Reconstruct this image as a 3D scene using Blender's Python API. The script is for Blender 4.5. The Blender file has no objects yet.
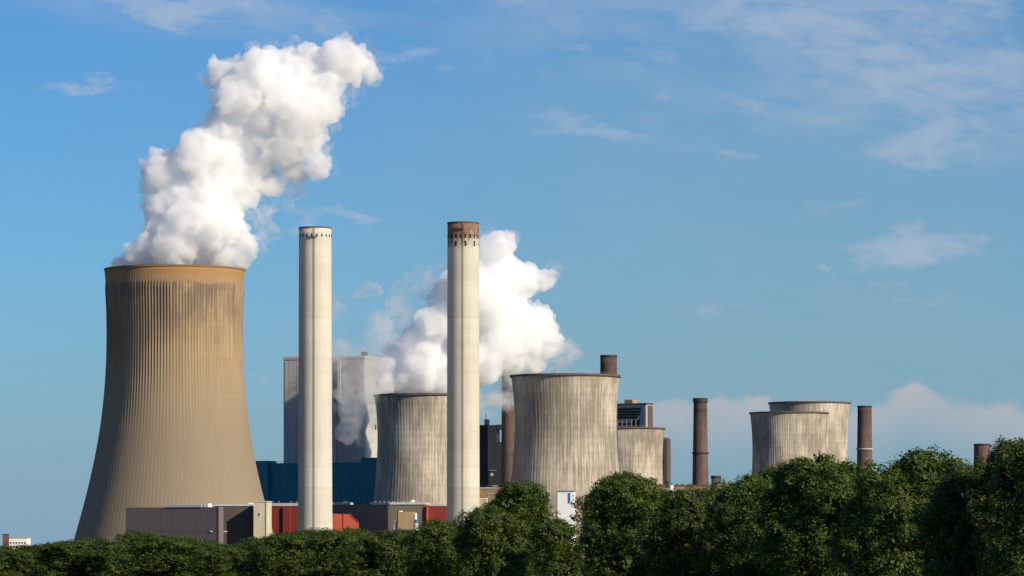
import bpy, bmesh, math, random
import numpy as np

# ------------------------------------------------------------------ camera, sky, sun
SC = bpy.context.scene
COL = SC.collection
R = math.radians
FPX, CX, HY, CAMZ = 4000.0, 512.0, 552.0, 6.0      # focal length in px, centre column, horizon row, eye height

cam = bpy.data.cameras.new('camera')
cam_o = bpy.data.objects.new('camera', cam); COL.objects.link(cam_o)
cam.sensor_width = 36.0
cam.lens = 36.0 * FPX / 1024.0
cam.shift_y = (HY - 288.0) / 1024.0
cam.clip_start, cam.clip_end = 1.0, 80000.0
cam_o.location = (0, 0, CAMZ); cam_o.rotation_euler = (R(90), 0, 0)
SC.camera = cam_o

SUN_AZ, SUN_EL = 51.0, 29.0                         # right of the camera's back, above the horizon
sd = (math.sin(R(SUN_AZ)) * math.cos(R(SUN_EL)), -math.cos(R(SUN_AZ)) * math.cos(R(SUN_EL)), math.sin(R(SUN_EL)))
sun = bpy.data.lights.new('sun', 'SUN'); sun_o = bpy.data.objects.new('sun', sun); COL.objects.link(sun_o)
sun.energy = 5.0; sun.angle = R(0.53); sun.color = (1.0, 0.87, 0.68)
from mathutils import Vector, noise as mnoise
sun_o.rotation_euler = Vector(sd).to_track_quat('Z', 'Y').to_euler()
sun_o.location = (500, -500, 600)

W = bpy.data.worlds.new('World'); SC.world = W; W.use_nodes = True
wt = W.node_tree; wt.nodes.clear()
class NB:
    """small node builder"""
    def __init__(s, t): s.t = t
    def n(s, typ, **kw):
        x = s.t.nodes.new(typ)
        for k, v in kw.items(): setattr(x, k, v)
        return x
    def put(s, sock, v):
        if isinstance(v, bpy.types.NodeSocket): s.t.links.new(v, sock)
        else: sock.default_value = v
    def m(s, op, a, b=0.0, c=0.0, clamp=False):
        x = s.n('ShaderNodeMath', operation=op, use_clamp=clamp)
        s.put(x.inputs[0], a); s.put(x.inputs[1], b); s.put(x.inputs[2], c)
        return x.outputs[0]
    def ss(s, v, a, b, lo=0.0, hi=1.0):
        x = s.n('ShaderNodeMapRange', interpolation_type='SMOOTHSTEP')
        for i, q in enumerate((v, a, b, lo, hi)): s.put(x.inputs[i], q)
        return x.outputs[0]
    def lin(s, v, a, b, lo=0.0, hi=1.0):
        x = s.n('ShaderNodeMapRange')
        for i, q in enumerate((v, a, b, lo, hi)): s.put(x.inputs[i], q)
        return x.outputs[0]
    def xyz(s, x, y, z):
        q = s.n('ShaderNodeCombineXYZ')
        for i, v in enumerate((x, y, z)): s.put(q.inputs[i], v)
        return q.outputs[0]
    def sep(s, v):
        q = s.n('ShaderNodeSeparateXYZ'); s.put(q.inputs[0], v); return q.outputs
    def noise(s, vec, scale, detail=4.0, rough=0.55, dist=0.0):
        x = s.n('ShaderNodeTexNoise'); s.put(x.inputs['Vector'], vec)
        x.inputs['Scale'].default_value = scale; x.inputs['Detail'].default_value = detail
        x.inputs['Roughness'].default_value = rough; x.inputs['Distortion'].default_value = dist
        return x.outputs['Fac']
    def mix(s, f, a, b, blend='MIX'):
        x = s.n('ShaderNodeMix', data_type='RGBA', blend_type=blend)
        s.put(x.inputs[0], f)
        for i, v in ((6, a), (7, b)):
            if isinstance(v, tuple) and len(v) == 3: v = (*v, 1.0)
            s.put(x.inputs[i], v)
        return x.outputs[2]

b = NB(wt)
sky = b.n('ShaderNodeTexSky', sky_type='NISHITA', sun_disc=False)
sky.sun_elevation = R(SUN_EL); sky.sun_rotation = math.atan2(sd[0], sd[1])
sky.altitude = 60; sky.air_density = 1.0; sky.dust_density = 0.35; sky.ozone_density = 3.0
hs = b.n('ShaderNodeHueSaturation'); hs.inputs['Saturation'].default_value = 1.18; hs.inputs['Value'].default_value = 1.0
b.put(hs.inputs['Color'], sky.outputs[0])
skycol = b.mix(1.0, hs.outputs[0], (0.335, 0.575, 0.845), 'MULTIPLY')
gx, gy, gz = b.sep(b.n('ShaderNodeTexCoord').outputs['Generated'])
# azimuth / elevation of the sky direction, in units of 1/4000 rad
U = b.m('MULTIPLY', b.m('ARCTAN2', gx, gy), 4000.0)
V = b.m('MULTIPLY', b.m('ARCSINE', gz), 4000.0)
wp = b.noise(b.xyz(U, b.m('MULTIPLY', V, 2.2), 31.0), 1 / 75.0, 4, .6); wq = b.noise(b.xyz(U, b.m('MULTIPLY', V, 2.2), 57.0), 1 / 75.0, 4, .6)
UW = b.m('ADD', U, b.m('MULTIPLY', b.m('SUBTRACT', wp, .5), 190.0)); VW = b.m('ADD', V, b.m('MULTIPLY', b.m('SUBTRACT', wq, .5), 70.0))
def gauss(u0, v0, su, sv, slope=0.0, amp=1.0, warp=False):
    du = b.m('SUBTRACT', UW if warp else U, u0 - CX); dv = b.m('SUBTRACT', VW if warp else V, HY - v0)
    dv = b.m('ADD', dv, b.m('MULTIPLY', du, slope))
    e = b.m('ADD', b.m('POWER', b.m('ABSOLUTE', b.m('DIVIDE', du, su)), 2.0), b.m('POWER', b.m('ABSOLUTE', b.m('DIVIDE', dv, sv)), 2.0))
    return b.m('MULTIPLY', b.m('POWER', 2.718, b.m('MULTIPLY', e, -1.0)), amp)
skycol = b.mix(b.ss(V, -60.0, 330.0, .85, 0.0), skycol, (1.98, 3.05, 4.35))      # hazy low air, all round
skycol = b.mix(gauss(800, 280, 440, 330, 0, .5), skycol, (1.95, 3.15, 3.75))
cov = None
for g in [(820, 20, 330, 42, 0.05, 1.0), (1000, 90, 250, 52, 0.1, 1.0), (770, 104, 100, 16, 0.08, .9), (930, 150, 150, 22, .10, .9),
          (625, 133, 75, 13, 0.10, .95), (690, 152, 70, 9, .1, .6), (900, 248, 66, 24, -0.04, 1.1), (830, 205, 28, 13, 0, .85), (815, 268, 16, 9, 0, .9),
          (190, 14, 170, 18, 0.10, 1.05), (415, 62, 60, 12, 0.16, .95), (325, 221, 66, 8, 0.0, .9), (95, 86, 40, 6, .05, .7), (150, 100, 60, 8, .1, .25), (635, 255, 50, 7, -.03, .65),
          (725, 308, 35, 8, 0, .7), (930, 290, 50, 6, 0, .6), (20, 206, 60, 4, 0, .3), (262, 381, 18, 6, 0, .6), (500, -60, 900, 50, 0, .7)]:
    q = gauss(g[0], g[1], g[2] * 1.25, g[3] * 1.35, *g[4:], warp=True); cov = q if cov is None else b.m('MAXIMUM', cov, q)
uv = b.xyz(U, b.m('MULTIPLY', b.m('ADD', V, b.m('MULTIPLY', U, 0.10)), 3.2), 0.0)
n1 = b.noise(uv, 1 / 190.0, 6, 0.62, 0.6)
uv2 = b.xyz(U, b.m('MULTIPLY', V, 1.9), 7.0)
n2 = b.noise(uv2, 1 / 60.0, 5, 0.62, 0.3)
nz = b.m('ADD', b.m('MULTIPLY', b.m('ADD', b.m('MULTIPLY', n1, .62), b.m('MULTIPLY', n2, .38)), 1.45), -.225)
# elsewhere: the same thin cloud, patchy at a larger scale
patch = b.noise(b.xyz(U, b.m('MULTIPLY', V, 2.0), 3.0), 1 / 900.0, 3, .5)
high = b.ss(V, 570.0, 900.0)
cov = b.m('MAXIMUM', cov, b.m('MULTIPLY', high, b.ss(patch, .45, .7)))
thr = b.m('SUBTRACT', 0.68, b.m('MULTIPLY', cov, 0.44))
cir = b.ss(nz, thr, b.m('ADD', thr, 0.38))
veil_c = b.m('MULTIPLY', b.m('MULTIPLY', gauss(800, 240, 420, 260), b.ss(n1, .3, .7)), .10)
n3 = b.noise(b.xyz(U, b.m('MULTIPLY', b.m('ADD', V, b.m('MULTIPLY', U, .12)), 3.6), 19.0), 1 / 150.0, 6, .6, .4)
sheet = b.m('MAXIMUM', gauss(820, 30, 340, 62, .05, 1.0), b.m('MAXIMUM', gauss(930, 118, 240, 52, .08, .9), b.m('MAXIMUM', gauss(190, 12, 180, 24, .10, .9), gauss(640, 130, 110, 20, .1, .6))))
sheet = b.m('MULTIPLY', b.m('MULTIPLY', sheet, b.ss(n3, .34, .66)), .62)
cir = b.m('MAXIMUM', b.m('MAXIMUM', b.m('MULTIPLY', cir, 0.74), sheet), veil_c)
c1 = b.mix(cir, skycol, (3.35, 4.1, 5.3))
# distant cumulus bank low on the horizon, right of the plant
bump = b.m('ADD', b.m('MULTIPLY', b.ss(U, 60.0, 135.0), 155.0), gauss(915, 0, 26, 1e5, 0, 11.0))
bump = b.m('SUBTRACT', bump, gauss(845, 0, 22, 1e5, 0, 16.0))
bump = b.m('SUBTRACT', bump, b.lin(U, 440.0, 640.0, 0.0, 34.0))
cn = b.m('SUBTRACT', b.noise(b.xyz(U, b.m('MULTIPLY', V, 1.0), 1.0), 1 / 70.0, 6, .6), .5)
cn2 = b.n('ShaderNodeTexVoronoi', feature='SMOOTH_F1'); b.put(cn2.inputs['Vector'], b.xyz(U, V, 0)); cn2.inputs['Scale'].default_value = 1 / 24.0
cn3 = b.n('ShaderNodeTexVoronoi', feature='SMOOTH_F1'); b.put(cn3.inputs['Vector'], b.xyz(U, V, 4.0)); cn3.inputs['Scale'].default_value = 1 / 10.0
topv = b.m('ADD', bump, b.m('ADD', b.m('MULTIPLY', cn, 36.0), b.m('ADD', b.m('MULTIPLY', b.m('SUBTRACT', .45, cn2.outputs['Distance']), 13.0), b.m('MULTIPLY', b.m('SUBTRACT', .45, cn3.outputs['Distance']), 7.0))))
far = b.m('MULTIPLY', b.ss(topv, 40.0, 80.0), 1.0)
cum = b.m('MULTIPLY', b.ss(b.m('SUBTRACT', topv, V), -2.0, 9.0), far)
depth = b.ss(b.m('SUBTRACT', topv, V), 4.0, 75.0, 1.0, 0.0)
tone = b.m('MULTIPLY', cum, b.m('MULTIPLY', b.m('ADD', depth, 0.0), b.m('MULTIPLY', b.lin(cn, -.25, .25, .38, .76), b.lin(cn2.outputs['Distance'], .1, .8, 1.12, .8))))
c2 = b.mix(tone, c1, (4.6, 4.15, 4.4))
bg = b.n('ShaderNodeBackground'); b.put(bg.inputs['Color'], c2); bg.inputs['Strength'].default_value = 0.10
b.put(b.n('ShaderNodeOutputWorld').inputs[0], bg.outputs[0])

SC.view_settings.view_transform = 'Standard'; SC.view_settings.look = 'None'
SC.view_settings.exposure = 0.25; SC.view_settings.gamma = 1.0
SC.cycles.volume_bounces = 30; SC.cycles.max_bounces = 32; SC.cycles.diffuse_bounces = 3; SC.cycles.glossy_bounces = 2
SC.cycles.transmission_bounces = 3; SC.cycles.transparent_max_bounces = 8
SC.cycles.use_denoising = True
SC.cycles.use_adaptive_sampling = True; SC.cycles.adaptive_threshold = 0.01
SC.render.use_motion_blur = False

# ------------------------------------------------------------------ helpers
def px2x(px, D): return (px - CX) * D / FPX
def px2z(py, D): return CAMZ + (HY - py) * D / FPX

def link(o, parent=None):
    COL.objects.link(o)
    if parent is not None: o.parent = parent
    return o
def tag(o, label=None, cat=None, group=None, kind=None):
    if label: o['label'] = label
    if cat: o['category'] = cat
    if group: o['group'] = group
    if kind: o['kind'] = kind
    return o
def empty(name, loc, rz=0.0):
    o = bpy.data.objects.new(name, None); o.location = loc; o.rotation_euler = (0, 0, rz); o.empty_display_size = 5
    return link(o)
def mesh_obj(name, verts, faces, mat, parent=None, smooth=False):
    me = bpy.data.meshes.new(name)
    me.from_pydata([tuple(v) for v in verts], [], [tuple(f) for f in faces]); me.update()
    if smooth: me.polygons.foreach_set('use_smooth', [True] * len(me.polygons))
    me.materials.append(mat)
    return link(bpy.data.objects.new(name, me), parent)
def np_mesh(name, verts, quads, mat, smooth=False):
    me = bpy.data.meshes.new(name)
    verts = np.asarray(verts, np.float32); quads = np.asarray(quads, np.int32)
    me.vertices.add(len(verts)); me.vertices.foreach_set('co', verts.ravel())
    k = quads.shape[1]
    me.loops.add(quads.size); me.loops.foreach_set('vertex_index', quads.ravel())
    me.polygons.add(len(quads)); me.polygons.foreach_set('loop_start', np.arange(0, quads.size, k, dtype=np.int32))
    me.update(calc_edges=True); me.validate()
    me.polygons.foreach_set('use_smooth', np.full(len(quads), smooth))
    me.materials.append(mat)
    return me
class MB:
    """collects boxes / cylinders into ONE part mesh"""
    def __init__(s): s.v = []; s.f = []
    def box(s, x0, x1, y0, y1, z0, z1):
        k = len(s.v)
        s.v += [(x, y, z) for z in (z0, z1) for y in (y0, y1) for x in (x0, x1)]
        s.f += [tuple(k + i for i in q) for q in ((0, 2, 3, 1), (4, 5, 7, 6), (0, 1, 5, 4), (2, 6, 7, 3), (0, 4, 6, 2), (1, 3, 7, 5))]
        return s
    def prism(s, poly, y0, y1):                    # polygon in x/z pushed along y
        k = len(s.v); n = len(poly)
        s.v += [(x, y0, z) for x, z in poly] + [(x, y1, z) for x, z in poly]
        s.f += [tuple(k + i for i in range(n)), tuple(k + n + i for i in reversed(range(n)))]
        s.f += [(k + i, k + n + i, k + n + (i + 1) % n, k + (i + 1) % n) for i in range(n)]
        return s
    def tube(s, p0, p1, r0, r1=None, n=8):
        r1 = r0 if r1 is None else r1
        p0, p1 = Vector(p0), Vector(p1); d = (p1 - p0).normalized()
        a = d.orthogonal().normalized(); c = d.cross(a); k = len(s.v)
        for p, r in ((p0, r0), (p1, r1)):
            s.v += [tuple(p + a * (r * math.cos(2 * math.pi * i / n)) + c * (r * math.sin(2 * math.pi * i / n))) for i in range(n)]
        s.f += [(k + i, k + (i + 1) % n, k + n + (i + 1) % n, k + n + i) for i in range(n)]
        s.f += [tuple(k + i for i in reversed(range(n))), tuple(k + n + i for i in range(n))]
        return s
    def build(s, name, mat, parent=None): return mesh_obj(name, s.v, s.f, mat, parent)

def lathe(name, prof, nseg, mat, parent=None, rib=None, smooth=True):
    """closed profile [(r,z)...] turned round the z axis; rib(r,z,theta)->radius"""
    prof = np.array(prof, float); th = np.linspace(0, 2 * np.pi, nseg, endpoint=False)
    Rr = np.repeat(prof[:, :1], nseg, 1); Z = np.repeat(prof[:, 1:2], nseg, 1); T = np.repeat(th[None, :], len(prof), 0)
    if rib is not None: Rr = rib(Rr, Z, T)
    v = np.stack([Rr * np.cos(T), Rr * np.sin(T), Z], -1).reshape(-1, 3)
    n = len(prof); i = np.arange(n)[:, None]; j = np.arange(nseg)[None, :]
    a = i * nseg + j; b2 = i * nseg + (j + 1) % nseg; c = ((i + 1) % n) * nseg + (j + 1) % nseg; d = ((i + 1) % n) * nseg + j
    q = np.stack([a, b2, c, d], -1).reshape(-1, 4)
    me = np_mesh(name, v, q, mat, smooth)
    return link(bpy.data.objects.new(name, me), parent)

# ------------------------------------------------------------------ materials
def mat_new(name):
    m = bpy.data.materials.new(name); m.use_nodes = True; t = m.node_tree; t.nodes.clear()
    return m, NB(t)
def finish(nb, col, rough=0.9, bump=None, bstr=0.3, bdist=0.3, spec=0.3, metallic=0.0):
    p = nb.n('ShaderNodeBsdfPrincipled')
    if isinstance(col, tuple): col = (*col[:3], 1.0)
    nb.put(p.inputs['Base Color'], col); nb.put(p.inputs['Roughness'], rough)
    p.inputs['Specular IOR Level'].default_value = spec; p.inputs['Metallic'].default_value = metallic
    if bump is not None:
        bp = nb.n('ShaderNodeBump'); nb.put(bp.inputs['Height'], bump); bp.inputs['Strength'].default_value = bstr; bp.inputs['Distance'].default_value = bdist
        nb.put(p.inputs['Normal'], bp.outputs[0])
    nb.put(nb.n('ShaderNodeOutputMaterial').inputs[0], p.outputs[0])

def concrete(name, base, stain, light, radius, H, streak=0.6, lift=1.5, top_stain=None, top_h=0.0, patch=0.5, fine=1.0, lo=.42, hi=.68, tan_low=None, rust=None, dark_upper=False, bands=.06):
    """weathered slip-formed concrete: vertical run-off streaks, pour lifts, patches"""
    m, nb = mat_new(name)
    oc = nb.n('ShaderNodeTexCoord').outputs['Object']
    rnd = nb.n('ShaderNodeObjectInfo').outputs['Random']
    x, y, z = nb.sep(oc)
    ang = nb.m('MULTIPLY', nb.m('ARCTAN2', x, y), radius)
    sh = nb.m('MULTIPLY', rnd, 500.0)
    sv = nb.xyz(ang, nb.m('MULTIPLY', z, 0.035), sh)
    s1 = nb.noise(sv, 0.55 * fine, 5, .65)
    s2 = nb.noise(nb.xyz(ang, nb.m('MULTIPLY', z, 0.02), nb.m('ADD', sh, 20.0)), 1.5 * fine, 3, .6)
    pt = nb.noise(nb.xyz(x, y, nb.m('ADD', nb.m('MULTIPLY', z, 0.6), sh)), 0.045, 5, .6)
    st = nb.m('ADD', nb.m('MULTIPLY', s1, .5), nb.m('ADD', nb.m('MULTIPLY', s2, .3), nb.m('MULTIPLY', pt, patch * .5)))
    st = nb.ss(st, lo + .0, hi + .08)
    col = nb.mix(nb.m('MULTIPLY', st, streak), base, stain)
    lt = nb.ss(nb.noise(nb.xyz(ang, nb.m('MULTIPLY', z, 0.08), nb.m('ADD', sh, 40.0)), .8 * fine, 4, .6), .56, .75)
    col = nb.mix(nb.m('MULTIPLY', lt, .45), col, light)
    # pour lifts: each ring a little different, with a thin joint
    zl = nb.m('DIVIDE', z, lift)
    ring = nb.n('ShaderNodeTexWhiteNoise', noise_dimensions='1D'); nb.put(ring.inputs['W'], nb.m('FLOOR', zl))
    col = nb.mix(nb.m('MULTIPLY', ring.outputs['Value'], .16), col, stain)
    ring2 = nb.n('ShaderNodeTexWhiteNoise', noise_dimensions='1D'); nb.put(ring2.inputs['W'], nb.m('FLOOR', nb.m('DIVIDE', z, lift * 5.0)))
    col = nb.mix(nb.m('MULTIPLY', ring2.outputs['Value'], bands), col, stain)
    joint = nb.ss(nb.m('ABSOLUTE', nb.m('SUBTRACT', nb.m('FRACT', zl), .5)), .42, .5)
    col = nb.mix(nb.m('MULTIPLY', joint, .22), col, stain)
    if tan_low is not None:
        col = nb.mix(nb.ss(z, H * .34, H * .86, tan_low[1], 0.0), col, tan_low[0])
    if dark_upper:                                          # darker patchy tone starting at the ribs' heads, fading downward
        e = nb.m('SUBTRACT', nb.m('SUBTRACT', H, z), nb.m('MULTIPLY', nb.m('SUBTRACT', pt, .5), 9.0))
        a = nb.m('MULTIPLY', nb.ss(e, 9.0, 11.5), nb.ss(e, 16.0, 62.0, 1.0, 0.0))
        a = nb.m('MULTIPLY', a, nb.ss(nb.m('ADD', nb.m('MULTIPLY', s1, .5), nb.m('MULTIPLY', pt, .5)), .38, .56))
        col = nb.mix(nb.m('MULTIPLY', a, .72), col, (.13, .105, .085))
    if top_stain is not None:
        e = nb.m('ADD', nb.m('SUBTRACT', H, z), nb.m('MULTIPLY', nb.m('SUBTRACT', s1, .5), top_h * 2.2))
        col = nb.mix(nb.ss(e, top_h * .3, top_h * 1.5, .9, 0.0), col, top_stain)
    if rust is not None:
        dr = nb.noise(nb.xyz(ang, nb.m('MULTIPLY', z, 0.06), nb.m('ADD', sh, 90.0)), .42, 4, .65)
        e = nb.m('ADD', nb.m('SUBTRACT', H, z), nb.m('MULTIPLY', nb.m('SUBTRACT', dr, .5), -46.0))
        col = nb.mix(nb.ss(e, 5.5, 17.0, .88, 0.0), col, rust)
        sp = nb.noise(nb.xyz(ang, z, sh), .35, 4, .6)
        col = nb.mix(nb.m('MULTIPLY', nb.ss(sp, .52, .66), nb.ss(nb.m('SUBTRACT', H, z), 3.0, 17.0, .8, 0.0)), col, (.10, .06, .04))
    gr = nb.noise(oc, .9, 4, .6)
    finish(nb, col, .92, nb.m('ADD', nb.m('MULTIPLY', joint, -.6), gr), .25, .25, .2)
    return m

def cladding(name, col, col2, pitch=2.0, rough=.6, panel=12.0, var=.12, dirt=.25):
    """trapezoidal sheet metal in vertical bays, dusty"""
    m, nb = mat_new(name)
    oc = nb.n('ShaderNodeTexCoord').outputs['Object']; x, y, z = nb.sep(oc)
    h = nb.m('ADD', x, y)
    rib = nb.m('PINGPONG', h, pitch / 2)
    bay = nb.n('ShaderNodeTexWhiteNoise', noise_dimensions='2D')
    nb.put(bay.inputs['Vector'], nb.xyz(nb.m('FLOOR', nb.m('DIVIDE', h, panel)), nb.m('FLOOR', nb.m('DIVIDE', z, panel * 1.3)), 0.0))
    c = nb.mix(nb.m('MULTIPLY', bay.outputs['Value'], var), col, col2)
    d = nb.noise(nb.xyz(x, y, nb.m('MULTIPLY', z, .15)), .16, 5, .65)
    c = nb.mix(nb.m('MULTIPLY', nb.ss(d, .42, .72), dirt), c, col2)
    seam = nb.ss(nb.m('ABSOLUTE', nb.m('SUBTRACT', nb.m('FRACT', nb.m('DIVIDE', h, panel)), .5)), .475, .5)
    c = nb.mix(nb.m('MULTIPLY', seam, .35), c, col2)
    finish(nb, c, rough, rib, .1, .10, .35)
    return m

def brick(name, base, dark, H):
    m, nb = mat_new(name)
    oc = nb.n('ShaderNodeTexCoord').outputs['Object']; x, y, z = nb.sep(oc)
    rnd = nb.n('ShaderNodeObjectInfo').outputs['Random']
    ang = nb.m('MULTIPLY', nb.m('ARCTAN2', x, y), 7.0); sh = nb.m('MULTIPLY', rnd, 300.0)
    n = nb.noise(nb.xyz(ang, nb.m('MULTIPLY', z, .12), sh), .5, 5, .65)
    c = nb.mix(nb.m('MULTIPLY', nb.ss(n, .38, .68), .8), base, dark)
    band = nb.n('ShaderNodeTexWhiteNoise', noise_dimensions='1D'); nb.put(band.inputs['W'], nb.m('ADD', nb.m('FLOOR', nb.m('DIVIDE', z, 3.1)), nb.m('FLOOR', sh)))
    c = nb.mix(nb.m('MULTIPLY', band.outputs['Value'], .35), c, dark)
    fine = nb.noise(oc, 1.1, 4, .65)
    c = nb.mix(nb.m('MULTIPLY', nb.ss(fine, .5, .7), .35), c, (.33, .25, .22))
    c = nb.mix(nb.ss(z, H - 14, H, 0.0, .55), c, dark)
    finish(nb, c, .95, fine, .4, .3, .15)
    return m

def plain(name, col, rough=.7, var=.2, scale=.3, metallic=0.0):
    m, nb = mat_new(name)
    oc = nb.n('ShaderNodeTexCoord').outputs['Object']; x, y, z = nb.sep(oc)
    n = nb.noise(nb.xyz(x, y, nb.m('MULTIPLY', z, .3)), scale, 5, .6)
    c = nb.mix(nb.m('MULTIPLY', nb.ss(n, .35, .7), var), col, tuple(v * .45 for v in col))
    finish(nb, c, rough, n, .15, .2, .3, metallic)
    return m

M = {}
M['tower_tan'] = concrete('tan_ribbed_concrete', (.41, .295, .17), (.20, .145, .095), (.50, .385, .25), 44, 183, .6, 1.6, dark_upper=True, top_stain=(.34, .19, .075), top_h=9, patch=.8, tan_low=((.235, .188, .132), .92))
M['tower_pale'] = concrete('streaked_pale_concrete', (.64, .565, .45), (.15, .125, .10), (.78, .73, .63), 36, 118, .82, 1.4, patch=1.2, lo=.50, hi=.72, fine=2.0)
M['rim_dark'] = plain('dark_tower_lip', (.12, .10, .085), .9, .4)
M['rim_tan'] = plain('tan_tower_lip', (.22, .14, .07), .9, .3)
M['chimney_cream'] = concrete('cream_chimney_concrete', (.62, .59, .51), (.40, .37, .31), (.72, .70, .64), 9.5, 215.5, .5, 2.4, bands=.34, patch=.6, fine=1.6)
M['chimney_rust'] = concrete('rust_topped_chimney_concrete', (.62, .585, .49), (.38, .345, .28), (.72, .69, .62), 9.3, 218.5, .55, 2.4, bands=.34, patch=.6, fine=1.6, rust=(.17, .075, .04))
M['brick'] = brick('sooty_brown_brick', (.155, .095, .08), (.065, .047, .045), 130)
M['brick_band'] = plain('dark_iron_band', (.045, .035, .035), .7, .3)
M['band_pale'] = plain('pale_iron_band', (.42, .40, .40), .7, .2)
M['grey'] = cladding('grey_boiler_cladding', (.37, .355, .335), (.29, .28, .265), 3.0, .6, 14)
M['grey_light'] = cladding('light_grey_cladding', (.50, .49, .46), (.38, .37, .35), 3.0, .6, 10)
M['teal'] = cladding('petrol_blue_cladding', (.009, .165, .235), (.007, .125, .185), 3.0, .45, 10, .5, .4)
M['teal_pale'] = plain('worn_pale_teal_paint', (.03, .16, .23), .6, .3)
M['slate'] = cladding('dark_slate_cladding', (.135, .115, .115), (.115, .098, .10), 2.5, .8, 16)
M['umber'] = cladding('umber_grey_cladding', (.15, .126, .112), (.12, .10, .09), 2.5, .8, 16)
M['cream'] = plain('cream_rendered_concrete', (.58, .52, .38), .9, .35)
M['tan_wall'] = plain('tan_render', (.40, .27, .15), .9, .35)
M['tan_brick'] = plain('tan_brick_wall', (.33, .21, .12), .9, .45)
M['red'] = cladding('dark_red_cladding', (.22, .032, .028), (.15, .024, .022), 2.5, .6, 8)
M['red_bright'] = cladding('bright_red_cladding', (.46, .085, .05), (.33, .06, .04), 2.5, .6, 8)
M['roof_pale'] = plain('pale_roof_edge', (.50, .49, .48), .7, .3)
M['white'] = plain('white_paint', (.78, .78, .78), .5, .12)
M['annex'] = cladding('dark_annex_cladding', (.085, .070, .064), (.07, .058, .054), 2.5, .8, 16)
M['navy'] = cladding('sooty_navy_cladding', (.022, .026, .036), (.014, .016, .022), 3.0, .6, 9, .5)
M['dark'] = plain('black_steel', (.018, .018, .02), .7, .3)
M['steel'] = plain('galvanised_steel', (.34, .35, .36), .5, .25, metallic=.4)
M['umber_dark'] = cladding('dark_brown_cladding', (.10, .075, .065), (.06, .05, .045), 2.5, .7, 8)
M['blue'] = plain('blue_door_paint', (.03, .16, .42), .5, .2)
M['glass'] = plain('dark_window_glass', (.03, .04, .05), .15, .2)

# ------------------------------------------------------------------ ground
gm, nb = mat_new('meadow_ground')
oc = nb.n('ShaderNodeTexCoord').outputs['Object']
n_a = nb.noise(oc, .004, 6, .6); n_b = nb.noise(oc, .25, 5, .65)
gc = nb.mix(nb.ss(n_a, .42, .62), (.06, .08, .028), (.26, .20, .11))
gc = nb.mix(nb.m('MULTIPLY', n_b, .35), gc, (.05, .06, .02))
finish(nb, gc, .95, n_b, .5, .4, .1)
k = 30000.0; gs = np.linspace(-k, k, 25)
gv = [(x, y, 0) for y in gs for x in gs]
gf = [(j * 25 + i, j * 25 + i + 1, (j + 1) * 25 + i + 1, (j + 1) * 25 + i) for j in range(24) for i in range(24)]
g = mesh_obj('ground', gv, gf, gm); tag(g, 'flat green and straw-coloured field ground', None, kind='structure')

# ------------------------------------------------------------------ cooling towers
def tower(name, label, cxp, D, toppx, pts, mat, rimmat, nrib, amp, lip, drop, wall=1.1, fade=None):
    """pts: (image row, radius px) pairs of the outline at distance D"""
    s = D / FPX
    root = empty(name, (px2x(cxp, D), D, 0))
    zz = np.array([px2z(p[0], D) for p in pts]); rr = np.array([p[1] * s for p in pts])
    H = px2z(toppx, D)
    co = np.polyfit(zz / H, rr, 4 if len(pts) > 6 else 3)
    f = lambda z: np.polyval(co, z / H)
    N = 70
    zo = np.linspace(0.0, H - .2, N)
    prof = [(f(z), z) for z in zo] + [(f(z) - wall, z) for z in np.linspace(H - .2, H * .55, 14)] + [(f(H * .55) - wall - 3, H * .55 - .5)]
    prof = prof + [(f(0.0) - wall - 3, 0.02)]
    nseg = nrib * 6
    def rib(Rr, Z, T):
        a = amp * np.clip((H - drop - Z) / 2.0, 0, 1)
        if fade is not None: a = a * np.clip((Z - fade[0]) / (fade[1] - fade[0]), fade[2], 1)
        ph = np.mod(T * nrib / (2 * np.pi), 1.0)
        w = np.clip((0.17 - np.abs(ph - .5)) / .04, 0, 1)
        out = np.zeros_like(Rr); out[:N] = 1
        return Rr + a * w * out
    shell = lathe('shell', prof, nseg, mat, root, rib, smooth=True)
    h = lip[1]
    lathe('rim', [(f(H) + lip[0], H - h), (f(H) + lip[0], H), (f(H) - wall - .3, H + .003), (f(H) - wall - .3, H - h)], nrib * 2, rimmat, root, smooth=False)
    # handrail round the crest
    rl = MB(); rad = f(H) - .2
    for i in range(48):
        a0, a1 = 2 * math.pi * i / 48, 2 * math.pi * (i + 1) / 48
        p0 = (rad * math.cos(a0), rad * math.sin(a0)); p1 = (rad * math.cos(a1), rad * math.sin(a1))
        rl.tube((*p0, H), (*p0, H + 1.1), .04, n=4); rl.tube((*p0, H + 1.1), (*p1, H + 1.1), .04, n=4)
    rl.build('handrail', M['steel'], root)
    tag(root, label, 'cooling tower', 'cooling towers of the power station')
    return root, f, H
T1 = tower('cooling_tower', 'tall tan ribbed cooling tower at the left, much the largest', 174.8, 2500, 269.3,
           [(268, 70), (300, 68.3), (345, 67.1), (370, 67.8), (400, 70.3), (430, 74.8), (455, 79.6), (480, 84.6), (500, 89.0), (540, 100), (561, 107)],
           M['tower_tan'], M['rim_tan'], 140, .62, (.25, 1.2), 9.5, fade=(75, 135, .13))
def small(label, cxp, D, toppx, rl, hs=1.0):
    k = rl / 55.2; g = 561
    base = [(0, 54.2), (8, 53.3), (28, 51.3), (50, 50.6), (75, 51.7), (100, 53.8), (140, 58), (185, 64)]
    pts = [(toppx + h * k * hs, r * k) for h, r in base]
    return tower('cooling_tower', label, cxp, D, toppx, pts, M['tower_pale'], M['rim_dark'], 96, .13, (.9, 1.3), 1.3)
T2 = small('steaming streaked grey cooling tower between the two pale concrete chimneys', 425.5, 2830, 395, 52)
T3 = small('widest streaked pale cooling tower, above the white shed among the trees', 565.5, 2640, 375.5, 55.2)
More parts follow.
